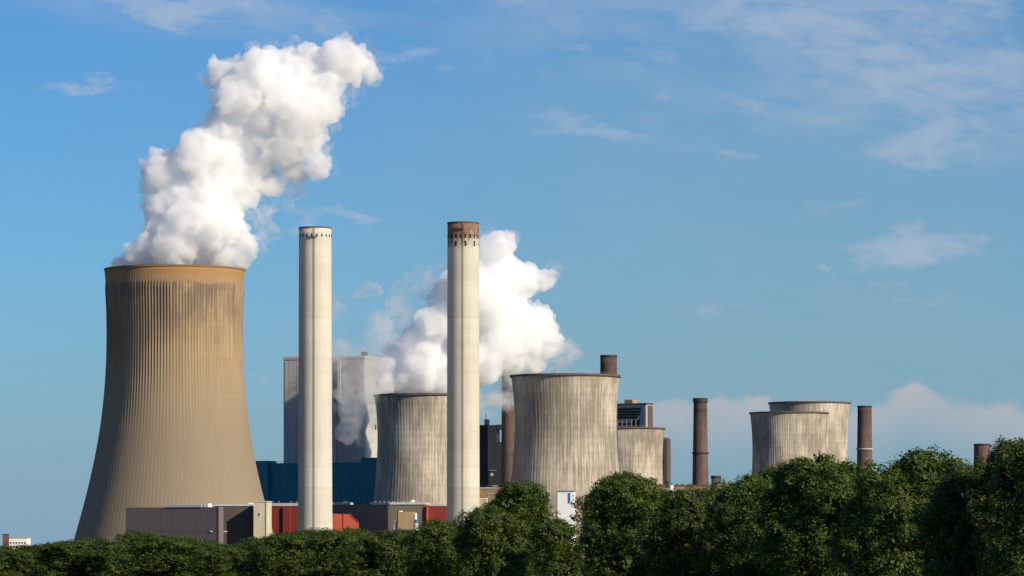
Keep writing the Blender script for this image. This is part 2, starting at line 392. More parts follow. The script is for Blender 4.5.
T4 = small('short pale cooling tower half hidden behind the widest streaked one', 626, 3600, 428, 39.4, 1.05)
T5 = small('streaked cooling tower at the right, front one of the overlapping pair', 789, 3560, 412.5, 39.6, 1.15)
T6 = small('pale cooling tower at the right, rear and taller one of the pair', 809.5, 3800, 402.5, 41.2, 1.2)

# ------------------------------------------------------------------ tall concrete chimneys
def chimney(label, cxp, D, toppx, r_top, r_bot, mat, kind):
    s = D / FPX; H = px2z(toppx, D); root = empty('concrete_chimney', (px2x(cxp, D), D, 0))
    rt, rb = r_top * s, r_bot * s
    rad = lambda z: rb + (rt - rb) * min(1.0, max(0.0, z / H)) + (.5 * (1 - z / 40) if z < 40 else 0)
    zs = list(np.linspace(0, H - .05, 40))
    prof = [(rad(z), z) for z in zs] + [(rt - 1.0, H - .05), (rt - 1.0, H - 30), (rt - 3.0, H - 30.1), (rb - 3.0, .02)]
    lathe('shaft', prof, 72, mat, root)
    lathe('crown_band', [(rt + .28, H - .9), (rt + .28, H), (rt - 1.05, H + .003), (rt - 1.05, H - .9)], 72, M['rim_dark'], root, smooth=False)
    # ladder with safety cage, facing the viewer a little right of the left edge's middle
    az = R(-91); lad = MB()
    def P(z, off, tw=0.0): r = rad(z) + off; return (r * math.cos(az + tw), r * math.sin(az + tw), z)
    zz = np.linspace(3, H - 1, 34)
    for z0, z1 in zip(zz[:-1], zz[1:]):
        lad.tube(P(z0, .45, -.035), P(z1, .45, -.035), .09, n=4); lad.tube(P(z0, .45, .035), P(z1, .45, .035), .09, n=4)
        for q in range(4): z = z0 + (z1 - z0) * q / 4; lad.tube(P(z, .45, -.035), P(z, .45, .035), .07, n=4)
    lad.build('ladder', M['dark'], root)
    # joint rings of the slip form
    for z in ([H - 7.5, H - 52, H * .56] if kind == 0 else [H - 14.5, H - 25, H - 58, H * .5]):
        lathe('collar', [(rad(z) + .07, z - .3), (rad(z) + .07, z + .3), (rad(z) - .2, z + .34), (rad(z) - .2, z - .34)], 72, M['chimney_cream'] if kind == 0 else M['chimney_rust'], root, smooth=False)
    # vent openings below the crown, set in frames that stand proud
    nv = 20
    rows = [(H - 5.6, 1.9)] if kind == 0 else [(H - 9.4, 2.6), (H - 14.2, 3.4)]
    for zc, hh in rows:
        for i in range(nv):
            a = 2 * math.pi * (i + .5) / nv - math.pi / 2
            if kind == 1 and (zc < H - 12) and (i % 2): continue
            r = rad(zc); w = .45 if kind == 0 else .62
            o = MB().box(-w, w, -.12, .3, -hh / 2, hh / 2).build('vent', M['dark'], root)
            o.location = (r * math.cos(a), r * math.sin(a), zc); o.rotation_euler = (0, 0, a + math.pi / 2)
    pl = MB()
    z = H - 6.8 if kind == 0 else H - 4.8
    for i in range(-5, 2) if kind == 0 else range(-7, 1):
        a0 = az + i * .09; r = rad(z)
        for rr in (r + .2, r + 1.3):
            pl.tube((rr * math.cos(a0), rr * math.sin(a0), z), (rr * math.cos(a0 + .09), rr * math.sin(a0 + .09), z), .16, n=4)
        pl.tube((r * math.cos(a0), r * math.sin(a0), z), ((r + 1.3) * math.cos(a0), (r + 1.3) * math.sin(a0), z), .16, n=4)
        pl.tube(((r + 1.3) * math.cos(a0), (r + 1.3) * math.sin(a0), z), ((r + 1.3) * math.cos(a0), (r + 1.3) * math.sin(a0), z + 1.2), .1, n=4)
    pl.build('service_platform', M['dark'], root)
    tag(root, label, 'chimney', 'tall pale concrete chimneys')
chimney('tall cream concrete chimney with a clean grey rim, beside the tan tower', 315.2, 2580, 227.5, 16.2, 17.2, M['chimney_cream'], 0)
chimney('tall cream concrete chimney with a rust-stained top, before the steam', 463.2, 2580, 222.5, 15.7, 16.6, M['chimney_rust'], 1)

# ------------------------------------------------------------------ brick chimneys
def brick_chimney(label, cxp, D, toppx, rt, rb, ring=None, ringmat='brick_band', cap=True):
    s = D / FPX; H = px2z(toppx, D); root = empty('brick_chimney', (px2x(cxp, D), D, 0))
    a, c = rt * s, rb * s; rad = lambda z: c + (a - c) * z / H
    prof = [(rad(z), z) for z in np.linspace(0, H - .02, 24)] + [(a - .9, H - .02), (a - .9, H - 12), (c - 2.0, .02)]
    lathe('shaft', prof, 48, M['brick'], root)
    if cap:
        lathe('cap', [(a + .75, H - 3.6), (a + .75, H + .3), (a - .95, H + .31), (a - .95, H - 3.6)], 48, M['brick_band'], root, smooth=False)
        for z in (H - 9.5, H - 11.5):
            lathe('hoop', [(rad(z) + .3, z - .35), (rad(z) + .3, z + .35), (rad(z) - .2, z + .34), (rad(z) - .2, z - .34)], 48, M['brick_band'], root, smooth=False)
    else:
        lathe('cap', [(a + .25, H - 1.6), (a + .25, H + .2), (a - .95, H + .21), (a - .95, H - 1.6)], 48, M['brick_band'], root, smooth=False)
    if ring:
        z = px2z(ring, D)
        lathe('gallery', [(rad(z) + 1.0, z - .6), (rad(z) + 1.0, z + .6), (rad(z) - .2, z + .59), (rad(z) - .2, z - .59)], 48, M[ringmat], root, smooth=False)
    tag(root, label, 'chimney', 'brown brick chimneys')
brick_chimney('slim brown brick chimney with flared dark cap, standing alone against the sky', 700.3, 3500, 398.5, 6.6, 9.2, 453)
brick_chimney('brown brick chimney with a pale ring, right of the paired towers', 864.6, 3650, 406, 7.0, 8.8, 449, 'band_pale', False)
brick_chimney('brown chimney top just showing over the trees at the far right', 982, 3500, 444, 8.0, 9.6, None, cap=False)
brick_chimney('dark brown chimney rising behind the widest streaked tower', 608.6, 3100, 355.5, 8.3, 10.0, None, cap=False)
brick_chimney('brown chimney wrapped in steam beside the sooty dark boiler house', 509.5, 2990, 364, 7.6, 9.0, None, cap=False)
s_ = empty('brick_stack', (px2x(716, 3350), 3350, 0)); Hs = px2z(476, 3350)
lathe('shaft', [(3.9, 0), (3.9, Hs - .02), (3.2, Hs - .02), (3.2, 0.02)], 24, M['brick'], s_)
lathe('cap', [(4.3, Hs - 2), (4.3, Hs + .2), (3.1, Hs + .21), (3.1, Hs - 2)], 24, M['brick_band'], s_, smooth=False)
tag(s_, 'short stubby brown stack beside the slim lone chimney', 'stack')

# ------------------------------------------------------------------ buildings
def frame(name, label, xc, D, th=0.0, cat='building'):
    """Empty at the nearest bottom corner (right-front); local -x runs along the front, +y into the depth"""
    o = empty(name, (px2x(xc, D), D, 0), -R(th)); tag(o, label, cat); o['s'] = D / FPX
    return o
def L(o, px, th): return px * o['s'] / math.cos(R(th))
def zpx(o, py): return CAMZ + (HY - py) * o['s']
def part(o, name, mat, *boxes):
    m = MB()
    for q in boxes: m.box(*q)
    r = m.build(name, M[mat], o)
    if name == 'window' and boxes[0][2] < 0:           # proud frame round the pane
        x0, x1, y0, y1, z0, z1 = boxes[0]; f = MB(); t = .16
        for q in ((x0 - t, x0, z0 - t, z1 + t), (x1, x1 + t, z0 - t, z1 + t), (x0, x1, z1, z1 + t), (x0, x1, z0 - t, z0)):
            f.box(q[0], q[1], y0 - .06, 0, q[2], q[3])
        f.build('frame', M['white'], r)
    return r

def panels(o, mat, x0, x1, z0, z1, nx, nz, y=0.0, gap=.35, proud=.18):
    """facade sheets, each a piece of its own with open joints between"""
    w, h = (x1 - x0) / nx, (z1 - z0) / nz
    me = None
    for i in range(nx):
        for j in range(nz):
            if me is None:
                p = MB().box(gap / 2, w - gap / 2, -proud, -.004, gap / 2, h - gap / 2).build('panel', M[mat], o); me = p.data
            else: p = link(bpy.data.objects.new('panel', me), o)
            p.location = (x0 + i * w, y, z0 + j * h)
# grey boiler house behind the left chimney
o = frame('boiler_house', 'huge grey clad boiler house behind the left concrete chimney', 364.5, 2965, 19); th = 19
Lf = lambda x: -L(o, 364.5 - x, th); Z = lambda y: zpx(o, y)
part(o, 'main_wall', 'grey', (Lf(282), 0, 0, 60, 0, Z(358.5)))
panels(o, 'grey', Lf(286.5), Lf(331), Z(470), Z(360), 5, 5); panels(o, 'grey', Lf(341.2), -.5, Z(470), Z(360), 3, 5)
part(o, 'parapet', 'grey', (Lf(282) - .4, .4, -.4, .8, Z(358.5), Z(355.6)), (-.8, .4, .8, 60, Z(358.5), Z(355.6)))
part(o, 'stair_tower', 'grey', (Lf(331), Lf(337), -5, 0, 0, Z(403)))
part(o, 'riser_duct', 'grey', (Lf(337.5), Lf(340.5), -1.5, 0, 0, Z(360)))
part(o, 'corner_panel', 'grey', (Lf(283.2), Lf(286), -.4, 0, 0, Z(360)))
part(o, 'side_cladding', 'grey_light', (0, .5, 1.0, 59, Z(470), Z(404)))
part(o, 'roof_vent', 'dark', (Lf(359.5), Lf(363.5), 3, 9, Z(358.5), Z(351.5)))
part(o, 'roof_vent', 'cream', (Lf(290), Lf(297), 6, 12, Z(358.5), Z(353)))
part(o, 'roof_unit', 'grey', (Lf(334), Lf(340), 6, 14, Z(358.5), Z(354)))
part(o, 'roof_unit', 'dark', (Lf(352), Lf(356), 12, 18, Z(358.5), Z(354.5)))
rl = MB()
for i in range(14):
    y = 2 + i * 4; rl.tube((-.2, y, Z(355.6)), (-.2, y, Z(353.4)), .12, n=4)
rl.tube((-.2, 2, Z(353.4)), (-.2, 54, Z(353.4)), .12, n=4); rl.build('handrail', M['steel'], o)
for i in range(3):
    part(o, 'antenna', 'steel', (-8 - i * 9, -7.7 - i * 9, 10, 10.3, Z(358.5), Z(349.5 + i * 1.5)))
for x, y in ((373, 424),):
    part(o, 'window', 'glass', (.5, .62, 20, 23, Z(y + 5), Z(y)))

# petrol-blue hall
o = frame('turbine_hall', 'long petrol-blue clad hall in front of the grey boiler house', 391, 2885, 25); th = 25
Lf = lambda x: -L(o, 391 - x, th); Z = lambda y: zpx(o, y)
part(o, 'main_wall', 'teal', (Lf(262), Lf(366), 0, 14, 0, Z(463)))
part(o, 'stair_block', 'teal', (Lf(240), Lf(266.5), -3, 10, 0, Z(459.5)))
panels(o, 'teal', Lf(267), Lf(362), Z(505), Z(463.5), 9, 2)
part(o, 'end_block', 'teal', (Lf(363), 0, -4, 10, 0, Z(457.5)))
part(o, 'roof_edge', 'teal', (Lf(266.6), Lf(364.9), -.5, .6, Z(463), Z(462)))
for x in (281, 346):
    d = MB().tube((Lf(x), -.25, Z(478)), (Lf(x), .1, Z(478)), 2.4, n=20).build('wall_emblem', M['teal_pale'], o)
rl = MB()
for i in range(22): rl.tube((Lf(268 + i * 4.3), 1.5, Z(462)), (Lf(268 + i * 4.3), 1.5, Z(460.4)), .09, n=4)
rl.tube((Lf(268), 1.5, Z(460.4)), (Lf(360), 1.5, Z(460.4)), .09, n=4); rl.build('handrail', M['steel'], o)

# dark hall at the foot of the tan tower
o = frame('dark_hall', 'long low dark slate hall at the foot of the tan tower', 219, 2354, 27); th = 27
Lf = lambda x: -L(o, 219 - x, th); Z = lambda y: zpx(o, y)
part(o, 'main_wall', 'slate', (Lf(121), 0, 0, 5, 0, Z(507)))
panels(o, 'slate', Lf(121), -.3, 4, Z(507.6), 8, 2, gap=.2, proud=.08)
part(o, 'rear_wall', 'slate', (Lf(121) + .5, Lf(190), 5, 14, 0, Z(507) - .3))
part(o, 'roof_edge', 'roof_pale', (Lf(165), Lf(201), -.5, 5, Z(507), Z(504.9)))
part(o, 'roof_vent', 'white', (Lf(202.5), Lf(207.5), .5, 4.5, Z(507), Z(503.4)))
part(o, 'wall_lamp', 'white', (Lf(210), Lf(212), -.6, 0, Z(532), Z(531)))
part(o, 'downpipe', 'umber_dark', (Lf(217.8), Lf(218.4), -.3, 0, 0, Z(507)))
o = frame('brown_annex', 'dark brown annex with a diagonal shadow beside the cream stair tower', 253.8, 2385, 3); th = 3
Lf = lambda x: -L(o, 253.8 - x, th); Z = lambda y: zpx(o, y)
part(o, 'main_wall', 'annex', (Lf(214), 0, 0, 20, 0, Z(506)))
part(o, 'roof_edge', 'roof_pale', (Lf(214), Lf(252), -.4, 20, Z(506), Z(504)))
part(o, 'roof_vent', 'white', (Lf(248), Lf(252), 2, 6, Z(504), Z(502.6)))
part(o, 'wall_lamp', 'white', (Lf(223.5), Lf(227), -.5, 0, Z(532), Z(531.2)))
part(o, 'door', 'umber_dark', (Lf(229), Lf(235), -.25, 0, 0, 4.5))

o = frame('stair_tower', 'cream concrete stair tower between the dark hall and the dark red block', 267, 2371, 8); th = 8
Lf = lambda x: -L(o, 267 - x, th); Z = lambda y: zpx(o, y)
part(o, 'main_wall', 'cream', (Lf(253.5), 0, 0, 13.5, 0, Z(502)))
part(o, 'roof_slab', 'roof_pale', (Lf(253.2), .3, -.3, 13.8, Z(502), Z(501)))
part(o, 'window', 'glass', (Lf(258), Lf(260), -.06, .2, Z(516), Z(513)))
part(o, 'downpipe', 'steel', (Lf(265.6), Lf(266.1), -.3, 0, 0, Z(502)))

o = frame('red_block', 'dark red clad block behind the foot of the left chimney', 312, 2640, 12); th = 12
Lf = lambda x: -L(o, 312 - x, th); Z = lambda y: zpx(o, y)
part(o, 'main_wall', 'red', (Lf(262), 0, 0, 25, 0, Z(506)))
part(o, 'projecting_bay', 'red', (Lf(283), Lf(290), -1.5, 0, 0, Z(506.5)))
part(o, 'roof_edge', 'roof_pale', (Lf(262), .3, -.5, 25, Z(506), Z(503)))
for x in (272, 278, 290, 296):
    part(o, 'roof_post', 'steel', (Lf(x), Lf(x + .5), 1, 1.4, Z(503), Z(500.8)))

# long umber hall, right of the left chimney
o = frame('umber_hall', 'long umber-brown hall between the two pale chimneys', 425, 2632, 5); th = 5
Lf = lambda x: -L(o, 425 - x, th); Z = lambda y: zpx(o, y)
part(o, 'main_wall', 'umber', (Lf(322), 0, 0, 35, 0, Z(504.5)))
panels(o, 'umber', Lf(332), -.3, 4, Z(505), 8, 2, gap=.2, proud=.08)
part(o, 'roof_edge', 'roof_pale', (Lf(325), Lf(346.5), -.5, 34, Z(504.5), Z(502)), (Lf(370), .2, -.7, 34, Z(504.5), Z(502.2)))
part(o, 'roof_box', 'white', (Lf(342.5), Lf(346.5), 2, 6, Z(502), Z(501)))
part(o, 'roof_box', 'white', (Lf(411), Lf(414), 1, 5, Z(502.2), Z(499.8)))
for i in range(9): part(o, 'roof_cowl', 'steel', (Lf(373 + i * 4.4), Lf(374 + i * 4.4), 10, 12, Z(502.2), Z(500.9)))

o = frame('red_bay', 'dark red bay behind the foot of the rust-topped chimney', 492, 2628, 5); th = 5
Lf = lambda x: -L(o, 492 - x, th); Z = lambda y: zpx(o, y)
part(o, 'main_wall', 'red', (Lf(423), 0, 0, 25, 0, Z(506)))
part(o, 'pilaster', 'red_bright', (Lf(426.5), Lf(428.5), -2, 0, 0, Z(505.5)))
part(o, 'roof_edge', 'roof_pale', (Lf(429), .2, -.4, 24, Z(506), Z(504.6)))
part(o, 'lintel_band', 'red_bright', (Lf(481), Lf(489), -.25, 0, Z(508.4), Z(506.6)))

# red conveyor head with a chamfered corner
D = 2605; o = frame('conveyor_house', 'bright red chamfered conveyor head right of the left chimney foot', 358.3, D, 0)
s = D / FPX; X = lambda x: (x - 358.3) * s; Z = lambda y: zpx(o, y)
MB().prism([(X(326), 0), (X(326), Z(513.5)), (X(349), Z(514.2)), (X(358), Z(523)), (0, 0)][::-1], 0, 14).build('gallery_shell', M['red_bright'], o)
MB().prism([(X(342.5), Z(527)), (X(342.5), Z(513.9)), (X(343.6), Z(513.9)), (X(343.6), Z(527))][::-1], -.3, 0).build('seam_rib', M['red'], o)
MB().prism([(X(349), Z(514.0)), (X(349.2), Z(513.4)), (X(358.5), Z(522.5)), (X(358), Z(523))][::-1], -.3, 14.2).build('roof_trim', M['red'], o)

# tan pump house with white pipes
o = frame('pump_house', 'small tan box building flanked by white pipes', 413, 2556, 6); th = 6
Lf = lambda x: -L(o, 413 - x, th); Z = lambda y: zpx(o, y)
part(o, 'main_wall', 'tan_wall', (Lf(398), 0, 0, 12, 0, Z(511.8)))
part(o, 'side_panel', 'umber_dark', (Lf(397.1), Lf(398), .3, 12, 0, Z(512)))
part(o, 'roof_vent', 'white', (Lf(399), Lf(402), 1, 4, Z(511.8), Z(510.6)))
m = MB(); m.tube((Lf(415.2), 2, Z(560)), (Lf(415.2), 2, Z(513)), .9, n=10); m.build('pipe', M['white'], o)
m = MB(); m.tube((Lf(416.2), 1, Z(560)), (Lf(416.2), 1, Z(523)), 1.3, n=10); m.build('tank', M['white'], o)
m = MB(); m.tube((Lf(415.8), 1.2, Z(522.5)), (Lf(415.8), 1.2, Z(519.5)), 1.2, n=10); m.build('tank_collar', M['blue'], o)
m = MB(); m.tube((Lf(395.4), 2, Z(560)), (Lf(395.4), 2, Z(521)), .7, n=10); m.tube((Lf(394.0), 2, Z(560)), (Lf(394.0), 2, Z(525)), .5, n=10); m.tube((Lf(395.4), 2, Z(521)), (Lf(394.5), 2, Z(521)), .9, n=10); m.build('pipe', M['white'], o)

o = frame('brown_shed', 'flat-roofed brown building below the sooty dark boiler house', 505, 2800, 8); th = 8
Lf = lambda x: -L(o, 505 - x, th); Z = lambda y: zpx(o, y)
part(o, 'main_wall', 'tan_brick', (Lf(478), 0, 0, 30, 0, Z(488.5)))
part(o, 'roof_edge', 'roof_pale', (Lf(477.6), .4, -.4, 30, Z(488.5), Z(487.3)))
for i in range(4): part(o, 'window', 'glass', (Lf(487 + i * 3), Lf(488.6 + i * 3), -.08, .2, Z(496), Z(493.5)))
o = frame('cream_kiosk', 'tiny cream kiosk at the right foot of the rust-topped chimney', 486.3, 2615, 8); th = 8
part(o, 'main_wall', 'cream', (-L(o, 7, th), 0, 0, 6, 0, zpx(o, 499))); part(o, 'roof_slab', 'white', (-L(o, 7.3, th), .3, -.3, 6.3, zpx(o, 499), zpx(o, 498.2)))

# sooty dark boiler house left of the steaming chimney
o = frame('dark_boiler_house', 'sooty dark narrow boiler house seen right of the rust-topped chimney', 501, 3010, 5); th = 5
Lf = lambda x: -L(o, 501 - x, th); Z = lambda y: zpx(o, y)
part(o, 'main_wall', 'navy', (Lf(476), Lf(496.3), 0, 30, 0, Z(425)))
part(o, 'lower_wall', 'navy', (Lf(496.3), 0, .5, 30, 0, Z(442)))
part(o, 'bridge', 'navy', (Lf(495.5), Lf(503), .6, 20, Z(429), Z(424.6)))
part(o, 'roof_turret', 'navy', (Lf(484), Lf(488.5), 2, 8, Z(425), Z(419)))
part(o, 'lightning_rod', 'dark', (Lf(485), Lf(485.8), 4, 4.6, Z(419), Z(413)))
part(o, 'pipe', 'steel', (Lf(488), Lf(488.5), -.5, 0, Z(470), Z(442)), (Lf(488), Lf(497), -.5, 0, Z(470.6), Z(470)))
d = MB().tube((Lf(492), -.3, Z(474.5)), (Lf(492), .1, Z(474.5)), 1.2, n=16).build('round_window', M['band_pale'], o)
part(o, 'canopy', 'grey', (Lf(486), Lf(498), -2, 0, Z(486.5), Z(485.5)))

# boiler house behind the widest tower
o = frame('grey_boiler_house', 'grey framed boiler house with black louvres behind the short pale tower', 646.5, 3720, 34); th = 34
Lf = lambda x: -L(o, 646.5 - x, th); Z = lambda y: zpx(o, y); dW = lambda x: (x - 646.5) * o['s'] / math.sin(R(th))
part(o, 'main_wall', 'grey', (Lf(600), 0, 0, dW(653.3), 0, Z(404.4)))
part(o, 'side_cladding', 'umber_dark', (0, .5, 2, dW(653.3) - 1, Z(440), Z(405.5)))
part(o, 'roof_edge', 'umber_dark', (Lf(600), .5, -.5, dW(653.3), Z(404.4), Z(402.9)))
part(o, 'penthouse', 'tan_wall', (Lf(621.5), Lf(629.5), 6, 14, Z(402.9), Z(398.9)))
part(o, 'corner_post', 'grey_light', (Lf(645), -.1, -.6, 0, Z(440), Z(405)))
for j, (y0, y1, x1) in enumerate(((407.6, 409.8, 641), (410.4, 412.6, 641), (413.2, 415.4, 640), (416.0, 418.2, 638), (422.4, 424.6, 634))):
    part(o, 'louvre', 'dark', (Lf(604), Lf(x1), -.5, .2, Z(y1), Z(y0)))
for x in (618, 622.5, 627, 631.5, 636):
    part(o, 'brace', 'grey', (Lf(x), Lf(x + .6), -.8, -.5, Z(427), Z(419)))
part(o, 'opening', 'dark', (Lf(633.5), Lf(640), -.4, .2, Z(428), Z(419.5)))
o = frame('filter_tower', 'narrow dark filter tower right of the short pale cooling tower', 667, 3720, 25); th = 25
Lf = lambda x: -L(o, 667 - x, th); Z = lambda y: zpx(o, y)
part(o, 'main_wall', 'umber_dark', (Lf(654), Lf(665), 0, 9, 0, Z(437.5)))
part(o, 'riser', 'grey_light', (Lf(665), Lf(666.5), .4, 7, 0, Z(439)))
part(o, 'end_wall', 'umber_dark', (Lf(666.5), 0, 0, 9, 0, Z(438.6)))
o = frame('white_kiosk', 'small white and cream kiosk at the foot of the short pale tower', 670.5, 3250, 20); th = 20
part(o, 'main_wall', 'white', (-L(o, 5, th), 0, 0, 8, 0, zpx(o, 485.5))); part(o, 'roof_slab', 'cream', (-L(o, 5.2, th), .3, -.3, 8.2, zpx(o, 485.5), zpx(o, 484.6)))
o = frame('tan_workshop', 'long low tan brick workshop behind the slim lone chimney', 742, 3400, 4); th = 4
Lf = lambda x: -L(o, 742 - x, th); Z = lambda y: zpx(o, y)
part(o, 'main_wall', 'tan_brick', (Lf(655), 0, 0, 30, 0, Z(486)))
part(o, 'roof_edge', 'umber_dark', (Lf(655), .3, -.4, 30, Z(486), Z(484.8)))
for i, x in enumerate((676, 681, 688, 690.5)): part(o, 'roof_unit', 'umber_dark', (Lf(x), Lf(x + 2.0), 2, 6, Z(484.8), Z(483.6)))
for i in range(8): part(o, 'window', 'glass', (Lf(672 + i * 5), Lf(674.5 + i * 5), -.08, .2, Z(494), Z(490)))

o = frame('white_shed', 'white shed with blue door frame below the widest streaked tower', 573.5, 2250, 6); th = 6
Lf = lambda x: -L(o, 573.5 - x, th); Z = lambda y: zpx(o, y)
part(o, 'main_wall', 'white', (Lf(557), 0, 0, 14, 0, Z(491.5)))
part(o, 'roof_edge', 'steel', (Lf(556.6), .3, -.4, 14.2, Z(491.5), Z(490.5)))
part(o, 'door_frame', 'blue', (Lf(568.4), Lf(570.4), -.3, 0, Z(503), Z(493)))
part(o, 'downpipe', 'steel', (Lf(557.2), Lf(557.7), -.3, 0, 0, Z(491.5)))

o = frame('white_block', 'far white block with window bands at the left edge', 27, 2900, 4); th = 4
Lf = lambda x: -L(o, 27 - x, th); Z = lambda y: zpx(o, y)
part(o, 'main_wall', 'white', (Lf(8), 0, 0, 14, 0, Z(538)))
part(o, 'roof_edge', 'grey', (Lf(7.7), .3, -.4, 14.3, Z(538), Z(537.3)))
for j in range(2):
    for i in range(6): part(o, 'window', 'glass', (Lf(10 + i * 2.8), Lf(11.6 + i * 2.8), -.08, .2, Z(543.6 + j * 3.5), Z(542 + j * 3.5)))
o = frame('brown_stair_block', 'narrow brown stair block against the far white block', 8.3, 2890, 0)
part(o, 'main_wall', 'brick', (-L(o, 5.8, 0), 0, 0, 5, 0, zpx(o, 534.5))); part(o, 'roof_slab', 'brick_band', (-L(o, 6, 0), .2, -.2, 5.2, zpx(o, 534.5), zpx(o, 533.9)))

# ------------------------------------------------------------------ steam
def steam_mat(name, dens, edge, aniso=.2, lo=0.0, step=.3):
    m, nb = mat_new(name)
    v = nb.n('ShaderNodeVolumePrincipled'); v.inputs['Color'].default_value = (1, 1, 1, 1); v.inputs['Anisotropy'].default_value = aniso
    oc = nb.n('ShaderNodeTexCoord').outputs['Object']
    n = nb.noise(oc, edge[0], 5, .62, .5)
    nb.put(v.inputs['Density'], nb.m('MULTIPLY', nb.ss(n, edge[1], edge[2], lo, 1.0), dens))
    nb.put(nb.n('ShaderNodeOutputMaterial').inputs['Volume'], v.outputs[0])
    m.cycles.volume_step_rate = step
    return m
def icos(sub):
    bm = bmesh.new(); bmesh.ops.create_icosphere(bm, subdivisions=sub, radius=1.0)
    v = np.array([q.co[:] for q in bm.verts]); f = np.array([[w.index for w in q.verts] for q in bm.faces]); bm.free(); return v, f
ICO = {k: icos(k) for k in (2, 3)}
def billow(name, lobes, D, mat, parent, seed, vox=1.1, lev=(7, 6), depth=.9, base=None, zmin=None):
    """cauliflower mass: big lobes, smaller heads on them, smaller again; merged to one closed skin"""
    rng = np.random.default_rng(seed); s = D / FPX; S = []
    for (px, py, r) in lobes:
        c = np.array([px2x(px, D), rng.normal(0, depth) * r * s * .55, px2z(py, D)]); S.append((c, r * s, 0))
        for i in range(lev[0]):
            d = rng.normal(size=3); d /= np.linalg.norm(d); r1 = r * s * rng.uniform(.28, .5)
            c1 = c + d * (r * s - r1 * .35); S.append((c1, r1, 1))
            for j in range(lev[1]):
                d2 = rng.normal(size=3) + d * .8; d2 /= np.linalg.norm(d2); r2 = r1 * rng.uniform(.3, .5)
                S.append((c1 + d2 * (r1 - r2 * .3), r2, 2))
    vs, fs, k = [], [], 0
    for c, r, l in S:
        v, f = ICO[3 if l == 0 else 2]
        vs.append(v * r + c); fs.append(f + k); k += len(v)
    v = np.concatenate(vs); f = np.concatenate(fs)
    if zmin is not None: v[:, 2] = np.maximum(v[:, 2], zmin)
    v[:, 0] -= base[0]; v[:, 2] -= base[2]
    me = np_mesh(name, v, f, mat); o = link(bpy.data.objects.new(name, me), parent)
    rm = o.modifiers.new('merge', 'REMESH'); rm.mode = 'VOXEL'; rm.voxel_size = vox
    sm = o.modifiers.new('soften', 'SMOOTH'); sm.factor = .5; sm.iterations = 2
    dg = bpy.context.evaluated_depsgraph_get()
    me2 = bpy.data.meshes.new_from_object(o.evaluated_get(dg)); o.modifiers.clear()
    o.data = me2; bpy.data.meshes.remove(me); me2.name = name
    # curl the skin with fractal noise
    n = len(me2.vertices); co = np.empty(n * 3, np.float32); me2.vertices.foreach_get('co', co); co = co.reshape(-1, 3)
    no = np.empty(n * 3, np.float32); me2.vertex_normals.foreach_get('vector', no); no = no.reshape(-1, 3)
    d = np.zeros(n, np.float32)
    for sc_, am in ((.11, 3.4), (.25, 2.0), (.55, 1.1), (1.1, .5)):
        d += am * np.array([abs(mnoise.noise(Vector(p) * sc_)) for p in co.tolist()], np.float32)
    co += no * (d - 1.7)[:, None]
    me2.vertices.foreach_set('co', co.ravel()); me2.update()
    if not me2.materials: me2.materials.append(mat)
    return o
M['steam'] = steam_mat('dense_steam', .19, (.10, .32, .56), lo=.16, aniso=0.0)
M['steam_mid'] = steam_mat('thinning_steam', .085, (.11, .44, .68))
M['steam_puff'] = steam_mat('torn_steam', .10, (.12, .40, .66))
M['steam_thin'] = steam_mat('drifting_steam_veil', .075, (.05, .36, .74))

D1 = 2500
P1 = empty('steam_plume', (px2x(174.8, D1), D1, px2z(266, D1)))
tag(P1, 'tall billowing white steam plume rising from the tan cooling tower', 'steam plume', 'steam plumes')
bpos = (P1.location.x, 0, P1.location.z)
dense1 = [(124, 263, 9), (137, 253, 12), (147, 243, 11), (155, 232, 12), (151, 168, 11), (152, 206, 11), (150, 188, 10), (285, 61, 14), (270, 56, 11), (214, 66, 9), (306, 52, 10), (158, 156, 9), (134, 263, 12), (152, 258, 17), (175, 252, 24), (205, 254, 24), (228, 260, 15),
          (165, 225, 22), (190, 228, 27), (220, 228, 23), (163, 206, 18), (180, 200, 25), (212, 200, 28), (238, 195, 18),
          (160, 175, 16), (175, 165, 18), (200, 155, 24), (220, 160, 28), (245, 170, 24), (205, 140, 16),
          (232, 130, 28), (258, 145, 26), (285, 150, 18), (240, 100, 26), (222, 74, 15), (235, 80, 20), (262, 72, 22), (285, 92, 28),
          (308, 110, 26), (262, 115, 26), (300, 72, 20), (318, 62, 16), (340, 58, 20), (352, 66, 18), (328, 88, 16), (318, 165, 13), (302, 138, 22), (326, 108, 15), (366, 70, 12), (292, 168, 14), (246, 246, 13), (118, 265, 7), (240, 262, 10), (270, 185, 13)]
billow('billow', dense1, D1, M['steam'], P1, 3, .85, base=bpos, zmin=px2z(269, D1))
thin1 = [(250, 240, 20), (268, 232, 12), (255, 215, 18), (270, 200, 14), (290, 180, 20), (318, 166, 16), (330, 168, 10), (300, 135, 26), (328, 110, 18),
         (350, 90, 16), (368, 72, 15), (374, 80, 10), (250, 185, 22), (285, 205, 10), (205, 75, 8), (128, 260, 12), (148, 240, 10), (345, 42, 12), (292, 45, 10), (230, 58, 10), (147, 195, 10), (146, 165, 8)]
thin1 += [(x, y, r * 1.16) for x, y, r in dense1[::2] if y < 235]
billow('wisp', thin1, D1, M['steam_mid'], P1, 5, 1.3, lev=(8, 4), base=bpos, zmin=px2z(269, D1))

